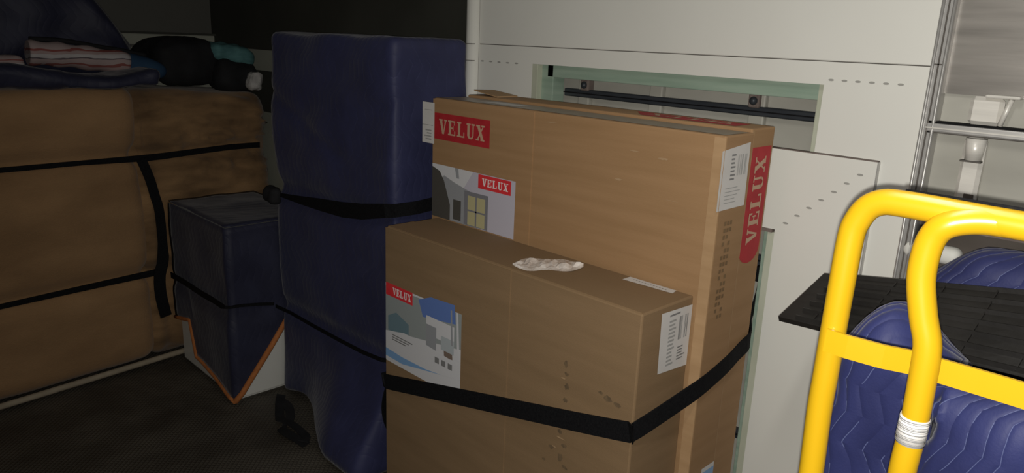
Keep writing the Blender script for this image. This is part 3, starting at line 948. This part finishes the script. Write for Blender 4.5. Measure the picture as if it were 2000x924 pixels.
ribbon('webbing', catmull([(1.150, 3.30, 0.42), (1.150, 3.15, 0.425), (1.148, 2.98, 0.425), (1.149, 2.85, 0.428), (1.150, 2.738, 0.43), (1.20, 2.722, 0.43), (1.28, 2.722, 0.418), (1.345, 2.722, 0.405)], 3),
       (0, 0, 1), [0.026] * 9 + [0.024] * 3 + [0.012] * 10, 0.004, M['strap'], cs)

# something dark lying on the floor under the tall item
fs = thing('strap_heap', 'loose dark strap end lying on the floor below the tall navy item', 'strap', (1.26, 2.45, 0.0))
rnd = random.Random(3)
for k in range(2):
    pp = []
    for i in range(11):
        t = i / 10
        pp.append((1.30 - 0.10 * t + 0.030 * math.sin(7 * t + k * 2.0), 2.64 - 0.36 * t + 0.02 * math.sin(11 * t + k), 0.008 + 0.010 * abs(math.sin(6 * t + k * 1.5)) + 0.006 * k))
    ribbon('webbing_loop', catmull(pp, 4), (1, 0.3, 0.10 - 0.25 * k), 0.036, 0.004, M['bag'], fs)

# ------------------------------------------------------------------ sofa
SANG = math.radians(7)
SORG = Vector((0.44, 3.235, 0))
def srot(p):
    p = Vector(p)
    d = p - SORG
    return Vector((SORG.x + d.x * math.cos(SANG) - d.y * math.sin(SANG), SORG.y + d.x * math.sin(SANG) + d.y * math.cos(SANG), p.z))
sofa = thing('sofa', 'large brown plush sofa standing strapped across the front of the van', 'sofa', (0.6, 3.6, 0.0))
def sofa_disp(q, n):
    f = 0.012 * nz(q, 2.2, 3) + 0.006 * nz(q, 7, 4)
    if n.y < -0.3:
        f -= 0.034 * math.exp(-((q.z - 0.955) / 0.040) ** 2)
        f -= 0.034 * math.exp(-((q.z - 0.428) / 0.035) ** 2)
        f -= 0.022 * math.exp(-((q.x - 1.165) / 0.035) ** 2) * (1 - smooth(q.z, 0.90, 0.98))
        f += 0.018 * math.sin(math.pi * smooth(q.z, 0.43, 0.95))
        w = smooth(q.x, 1.10, 1.35)
        f += w * (0.010 * math.sin(q.x * 30 + q.z * 55 + 5 * nz(q, 3, 6)) * (0.5 + nz(q, 3, 8)))
        f += w * 0.008 * nz(Vector((q.x * 0.8, q.y, q.z * 3)), 12, 9)
        cr = abs(nz(Vector((q.x * 0.5 + q.z * 0.35, q.y, q.z * 1.6 + q.x * 0.5)), 11, 12))
        f += w * smooth(q.z, 0.72, 1.0) * 0.030 * math.exp(-(cr / 0.07) ** 2) * (1 - smooth(q.z, 1.05, 1.2))
        f -= 0.020 * math.exp(-(((q.x - 1.55) / 0.04) ** 2 + ((q.z - 0.87) / 0.05) ** 2))
    q = q + n * f
    q.z -= 0.035 * smooth(q.x, 1.15, 1.75) * smooth(q.z, 0.95, 1.2)
    if q.z < 0.05:
        q.z = max(q.z, 0.022)
    return srot(q)
soft_box('sofa_body', (-0.24, 3.265, 0.022), (1.10, 3.93, 1.245), 0.07, M['sofa'], sofa_disp, 0.022, sofa)
soft_box('armrest', (1.06, 3.270, 0.022), (1.725, 3.72, 1.232), 0.07, M['sofa_dark'], sofa_disp, 0.016, sofa)
tube('bottom_piping', [srot((-0.22 + 0.1 * i, 3.262, 0.022)) for i in range(19)], 0.013, M['piping'], sofa, 10)
tube('seam', [srot((1.105, 3.272, 0.99 + 0.02 * i)) for i in range(10)], 0.003, M['sofa_dark'], sofa, 8)
boxes('foot', [((-0.1, 3.5, 0.0), (-0.02, 3.58, 0.05))], M['bag'], sofa)
boxes('foot', [((1.30, 3.60, 0.0), (1.38, 3.68, 0.05))], M['bag'], sofa)
s1 = thing('ratchet_strap', 'upper black strap running level across the brown sofa', 'strap', (0.5, 3.2, 0.95), 'black lashing straps')
pp = [srot((x, 3.258, z)) for x, z in ((-0.24, 0.952), (0.0, 0.952), (0.3, 0.952), (0.55, 0.952), (0.85, 0.950), (1.10, 0.945), (1.18, 0.946), (1.35, 0.953), (1.5, 0.958), (1.60, 0.957), (1.66, 0.955))]
ribbon('webbing', pp, (0, 0, 1), [0.020] * 5 + [0.028] * 2 + [0.026] * 4, 0.004, M['strap'], s1)
s2 = thing('ratchet_strap', 'lower black strap running level across the brown sofa', 'strap', (0.5, 3.2, 0.43), 'black lashing straps')
ribbon('webbing', [srot((x, 3.262, z)) for x, z in ((-0.24, 0.422), (0.0, 0.424), (0.3, 0.426), (0.6, 0.428), (0.9, 0.430), (1.12, 0.430))], (0, 0, 1),
       [0.020, 0.020, 0.020, 0.022, 0.026, 0.030], 0.004, M['strap'], s2)
s3 = thing('ratchet_strap', 'short black strap hanging down the right part of the brown sofa', 'strap', (1.15, 3.3, 0.8), 'black lashing straps')
ribbon('webbing', catmull([srot((1.085, 3.252, 0.94)), srot((1.110, 3.247, 0.86)), srot((1.125, 3.243, 0.78)), srot((1.138, 3.240, 0.70)), srot((1.140, 3.246, 0.5)), srot((1.115, 3.240, 0.42)), srot((1.110, 3.236, 0.33)), srot((1.13, 3.245, 0.22))], 3),
       (1, 0, 0), [0.040] * 12 + [0.05] * 10, 0.004, M['strap'], s3)

# ------------------------------------------------------------------ soft things piled on the sofa
def blob(name, label, cat, a, b, r, mat, amp=0.03, freq=6, seed=1, group=None, extra=None, res=0.02, part=None):
    def d(q, n):
        q = q + n * (amp * nz(q, freq, seed) + amp * 0.4 * nz(q, freq * 2.7, seed + 3))
        return extra(q, n) if extra else q
    o = soft_box(name, a, b, r, mat, d, res)
    # put the origin at the base of the thing
    c = Vector(((a[0] + b[0]) / 2, (a[1] + b[1]) / 2, a[2]))
    o.data.transform(Matrix.Translation(-c)); o.location = c
    tag(o, label, cat, group)
    return o

def heap_shape(q, n):
    # slopes away to the right, like a draped cover
    top = 1.62 - 0.04 * smooth(q.x, 0.5, 0.95) - 0.30 * smooth(q.x, 0.90, 1.22)
    t = (q.z - 1.23) / (1.70 - 1.23)
    q.z = 1.23 + t * (top + 0.16 - 1.23) if t > 0 else q.z
    return q
blob('moving_blanket', 'big navy blanket heaped highest on the sofa, at its left', 'blanket', (0.10, 3.58, 1.250), (1.20, 4.00, 1.70), 0.14, M['blanket_dark'], 0.03, 5, 2,
     'navy moving blankets', heap_shape)
def flat_wave(q, n):
    q.z = q.z + 0.030 * (math.sin((q.x - 0.42) * 9) if q.z > 1.26 else 0) * 0.8
    return q
blob('moving_blanket', 'flat folded navy blanket along the top edge of the sofa under the striped roll', 'blanket', (0.10, 3.30, 1.246), (1.18, 3.56, 1.300), 0.034, M['blanket_dark'], 0.012, 9, 5,
     'navy moving blankets', flat_wave, 0.018)
# striped rolled textile with blue end
rt = thing('rolled_rug', 'pink, red and white striped rolled textile with a blue end, on the sofa', 'rug', (0.9, 3.55, 1.26))
rp = [Vector((0.745, 3.50, 1.372)), Vector((0.85, 3.50, 1.365)), Vector((0.98, 3.50, 1.350)), Vector((1.115, 3.50, 1.330))]
bm = bmesh.new()
cp = catmull(rp, 6)
add_tube(bm, cp, [0.048 + 0.004 * math.sin(i * 1.3) for i in range(len(cp))], 28)
bmesh.ops.recalc_face_normals(bm, faces=bm.faces)
finish(bm, 'roll', M['stripes'], rt)
bm = bmesh.new()
cp = catmull([Vector((1.112, 3.50, 1.330)), Vector((1.17, 3.50, 1.318)), Vector((1.235, 3.50, 1.300)), Vector((1.265, 3.50, 1.285))], 5)
add_tube(bm, cp, [0.047, 0.047, 0.047, 0.047, 0.046, 0.046, 0.045, 0.044, 0.042, 0.040, 0.037, 0.034, 0.030, 0.025, 0.018, 0.010][:len(cp)], 24)
bmesh.ops.recalc_face_normals(bm, faces=bm.faces)
finish(bm, 'blue_end', M['bluecloth'], rt)
tube('strap_band', catmull([(0.76, 3.52, 1.424), (0.88, 3.515, 1.420), (1.00, 3.52, 1.400), (1.10, 3.53, 1.385), (1.20, 3.53, 1.365)], 5), 0.010, M['bag'], rt, 10)
blob('striped_cloth', 'small end of pale pink striped cloth at the far left of the sofa top', 'cloth', (0.40, 3.42, 1.288), (0.72, 3.54, 1.362), 0.03, M['stripes'], 0.01, 10, 8, None, None, 0.014)
# two black bags, teal cloth, white crumple
blob('duffel_bag', 'larger black bag on the sofa, left of the teal cloth', 'bag', (1.245, 3.52, 1.236), (1.56, 3.92, 1.440), 0.09, M['bag'], 0.020, 6, 11, 'black bags on the sofa')
blob('duffel_bag', 'smaller black bag at the right end of the sofa, beside the navy tall item', 'bag', (1.500, 3.46, 1.200), (1.70, 3.66, 1.352), 0.06, M['bag'], 0.020, 8, 12, 'black bags on the sofa')
def teal_shape(q, n):
    q.z -= 0.02 * smooth(q.x, 1.58, 1.73)
    return q
blob('teal_cloth', 'crumpled teal cloth lying over the black bags on the sofa', 'cloth', (1.490, 3.50, 1.335), (1.700, 3.68, 1.430), 0.04, M['teal'], 0.022, 9, 15, None, teal_shape, 0.012)
blob('white_crumpled_bag', 'small crumpled white bag on the sofa edge in front of the black bags', 'bag', (1.600, 3.37, 1.215), (1.668, 3.43, 1.305), 0.024, M['whitecloth'], 0.014, 20, 19, None, None, 0.006)

# ------------------------------------------------------------------ wall side blankets, ramp, load behind the trolley
def base_shape(q, n):
    return q
blob('moving_blanket', 'folded blue blanket pile under the black ribbed board near the wall', 'blanket', (1.385, -0.55, 0.0), (1.665, 0.50, 0.925), 0.08, M['blanket_near'], 0.012, 5, 21,
     'navy moving blankets', base_shape, 0.03)
def wall_heap(q, n):
    top = 1.045 + 0.105 * smooth(0.48 - q.y, 0.0, 0.16)
    t = (q.z - 0.93) / (1.15 - 0.93)
    q.z = 0.93 + t * (top - 0.93)
    return q
blob('moving_blanket', 'blue blanket heaped against the wall behind the black ribbed board', 'blanket', (1.545, -0.55, 0.935), (1.680, 0.478, 1.15), 0.06, M['blanket_near'], 0.010, 6, 23,
     'navy moving blankets', wall_heap, 0.016)

# black ribbed board: near edge low, far edge higher
rb = thing('ribbed_ramp', 'black ribbed plastic board lying behind the yellow trolley', 'ramp', (1.44, 0.1, 0.955))
P1 = Vector((1.380, 0.615, 0.980)); P2 = Vector((1.520, 0.592, 1.050)); P3 = Vector((1.520, -0.45, 1.226)); P4 = Vector((1.380, -0.45, 1.035))
def on_ramp(s, t, d):     # s 0..1 near to far edge, t 0..1 along
    p = (P1 * (1 - s) + P2 * s) * (1 - t) + (P4 * (1 - s) + P3 * s) * t
    nn = (P2 - P1).cross(P4 - P1).normalized()
    if nn.z < 0: nn = -nn
    return p + nn * d
bm = bmesh.new()
NS, NT = 6, 20
lo = {}; hi = {}
for i in range(NS + 1):
    for j in range(NT + 1):
        hi[i, j] = bm.verts.new(on_ramp(i / NS, j / NT, 0.0)); lo[i, j] = bm.verts.new(on_ramp(i / NS, j / NT, -0.012))
for i in range(NS):
    for j in range(NT):
        bm.faces.new((hi[i, j], hi[i + 1, j], hi[i + 1, j + 1], hi[i, j + 1]))
        bm.faces.new((lo[i, j + 1], lo[i + 1, j + 1], lo[i + 1, j], lo[i, j]))
for i in range(NS):
    for j in (0, NT):
        bm.faces.new((hi[i, j], lo[i, j], lo[i + 1, j], hi[i + 1, j]))
for j in range(NT):
    for i in (0, NS):
        bm.faces.new((hi[i, j], lo[i, j], lo[i, j + 1], hi[i, j + 1]))
bmesh.ops.recalc_face_normals(bm, faces=bm.faces)
finish(bm, 'board', M['rubber'], rb)
nrib = 7
for k in range(nrib):
    s0 = 0.05 + 0.90 * k / (nrib - 1)
    pts_ = [on_ramp(s0, t / 12, 0.001) for t in range(1, 13)]
    pts_[0] = on_ramp(s0, 0.03, 0.001)
    ribbon('rib', pts_, (0, 0, 1), 0.012, 0.004, M['rubber'], rb)
for k in range(12):
    t = 0.06 + k * 0.08
    ribbon('cross_rib', [on_ramp(0.04, t, 0.001), on_ramp(0.5, t, 0.001), on_ramp(0.96, t, 0.001)], (0, 0, 1), 0.005, 0.0022, M['rubber'], rb)

# blanket-wrapped load standing on the trolley
ld_ = thing('wrapped_load', 'load covered in blue quilted blanket standing on the yellow trolley', 'parcel', (1.22, 0.05, 0.02))
def load_disp(q, n):
    q = q + n * (0.016 * nz(q, 4, 31) + 0.008 * nz(q, 10, 33))
    # long soft creases
    if n.x < 0.2:
        q = q + n * 0.008 * math.sin(q.z * 22 + q.y * 30 + 4 * nz(q, 2.5, 35))
    hump = 0.070 * math.exp(-((q.y - 0.345) / 0.062) ** 2)
    t = smooth(q.z, 0.80, 1.02)
    q.z += t * hump
    q.z -= 0.085 * smooth(q.x, 1.13, 1.34) * t
    # narrows towards the top at its far side
    if q.y > 0.25:
        q.y -= 0.018 * smooth(q.z, 0.80, 1.05)
    return q
soft_box('blanket_wrap', (1.070, -0.42, 0.032), (1.345, 0.425, 1.072), 0.06, M['blanket_near'], load_disp, 0.014, ld_)

# ------------------------------------------------------------------ yellow sack trolley
tr = thing('hand_truck', 'yellow tubular sack trolley with curved handle grips, at the right', 'trolley', (0.80, 0.09, 0.0))
TX = 0.80; R_ = 0.0136
def frame_path(xo=0):
    zt_ = 1.353
    half = [(TX + 0.06, 0.291, 0.13), (TX + 0.03, 0.291, 0.55), (TX, 0.291, 0.90), (TX, 0.2915, 1.02), (TX, 0.2935, 1.104), (TX, 0.2928, 1.15), (TX, 0.2922, 1.20),
            (TX, 0.2912, 1.259), (TX, 0.2898, 1.310), (TX, 0.2855, 1.329), (TX, 0.2765, 1.3445), (TX, 0.2625, 1.3525), (TX, 0.245, 1.3540), (TX, 0.2129, 1.3538), (TX, 0.15, 1.3525)]
    c = 0.09
    pts = catmull(half + [(x, 2 * c - y, z) for x, y, z in half[::-1]], 4)
    return pts
tube('outer_frame', frame_path(), R_, M['yellow'], tr, 24)
for sgn, c in ((1, 0.09), (-1, 0.09)):
    def yy(v): return c + sgn * (v - c)
    inner = catmull([(TX + 0.001, yy(0.150), 1.3520), (TX - 0.002, yy(0.170), 1.3515), (TX - 0.006, yy(0.1860), 1.3485), (TX - 0.010, yy(0.1995), 1.3425), (TX - 0.010, yy(0.2085), 1.331), (TX - 0.010, yy(0.2125), 1.313), (TX - 0.010, yy(0.2125), 1.284),
                     (TX - 0.010, yy(0.2045), 1.248), (TX - 0.010, yy(0.1955), 1.218), (TX - 0.010, yy(0.1940), 1.177), (TX - 0.010, yy(0.1938), 1.125), (TX - 0.010, yy(0.1960), 1.073), (TX, yy(0.197), 1.00), (TX + 0.03, yy(0.197), 0.55), (TX + 0.06, yy(0.197), 0.13)], 4)
    tube('inner_upright', inner, R_ * 0.98, M['yellow'], tr, 22)
tube('tube_shadow_line', [(TX + 0.004, 0.245, 1.3668), (TX + 0.004, 0.09, 1.3658), (TX + 0.004, -0.065, 1.3668)], 0.0024, M['strap'], tr, 8)  # thin black rod drawn as the flash's shadow line above the top tube
def flatbar(pts, h, th):
    return ribbon('cross_bar', pts, (0, 0, 1), h, th, M['yellow'], tr)
flatbar([(TX - 0.0165, 0.293, 1.195), (TX - 0.0155, 0.27, 1.194), (TX - 0.008, 0.235, 1.1925), (TX + 0.004, 0.212, 1.191), (TX + 0.007, 0.15, 1.1908), (TX + 0.008, 0.09, 1.1908), (TX + 0.007, 0.03, 1.191),
         (TX + 0.004, -0.032, 1.191), (TX - 0.008, -0.055, 1.1925), (TX - 0.0155, -0.09, 1.194), (TX - 0.0165, -0.113, 1.195)], 0.026, 0.004)
for z in (0.85, 0.50):
    dx = 0.03 if z > 0.6 else 0.05
    ribbon('cross_bar', [(TX + dx - 0.018, 0.29, z), (TX + dx - 0.018, -0.11, z)], (0, 0, 1), 0.026, 0.004, M['yellow'], tr)
# barcode sticker round the inner upright
bs = tube('barcode_sticker', [(TX - 0.010, 0.1945, 1.111), (TX - 0.010, 0.1938, 1.141)], R_ * 1.03, M['paper'], tr, 24)
bars = bmesh.new()
rnd = random.Random(12)
for i in range(16):
    z = 1.1125 + 0.0017 * i; f = (z - 1.111) / 0.030; xx = TX - 0.010; yy_ = 0.1945 - 0.0007 * f
    if rnd.random() < 0.75:
        add_tube(bars, [(xx, yy_, z), (xx, yy_, z + rnd.choice((0.0006, 0.0010)))], R_ * 1.055, 24)
bmesh.ops.recalc_face_normals(bars, faces=bars.faces)
finish(bars, 'barcode', M['ink'], bs)
# toe plate, axle and wheels (below the frame)
box('toe_plate', (TX + 0.07, -0.13, 0.012), (1.30, 0.31, 0.020), M['yellow'], tr, 0.002)
box('toe_plate_back', (TX + 0.055, -0.13, 0.012), (TX + 0.075, 0.31, 0.16), M['yellow'], tr, 0.002)
tube('axle', [(TX - 0.01, -0.19, 0.13), (TX - 0.01, 0.37, 0.13)], 0.009, M['alu'], tr, 12)
for y in (-0.165, 0.345):
    bm = bmesh.new()
    prof = [(0.128, -0.030), (0.130, 0.0), (0.128, 0.030)]
    pr = [(0.02, -0.03), (0.085, -0.022), (0.095, -0.034), (0.122, -0.034), (0.130, -0.018), (0.130, 0.018), (0.122, 0.034), (0.095, 0.034), (0.085, 0.022), (0.02, 0.03)]
    rings = []
    for k in range(32):
        a = 2 * math.pi * k / 32
        rings.append([bm.verts.new((TX - 0.01 + r * math.cos(a), y + w, 0.13 + r * math.sin(a))) for r, w in pr])
    for k in range(32):
        for i in range(len(pr)):
            bm.faces.new((rings[k][i], rings[k][(i + 1) % len(pr)], rings[(k + 1) % 32][(i + 1) % len(pr)], rings[(k + 1) % 32][i]))
    bmesh.ops.recalc_face_normals(bm, faces=bm.faces)
    finish(bm, 'wheel', M['rubber'], tr, True)
for y in (0.287, -0.107):
    ribbon('axle_bracket', [(TX - 0.01, y, 0.11), (TX + 0.03, y, 0.2), (TX + 0.05, y, 0.3)], (1, 0, 0), 0.04, 0.005, M['yellow'], tr)
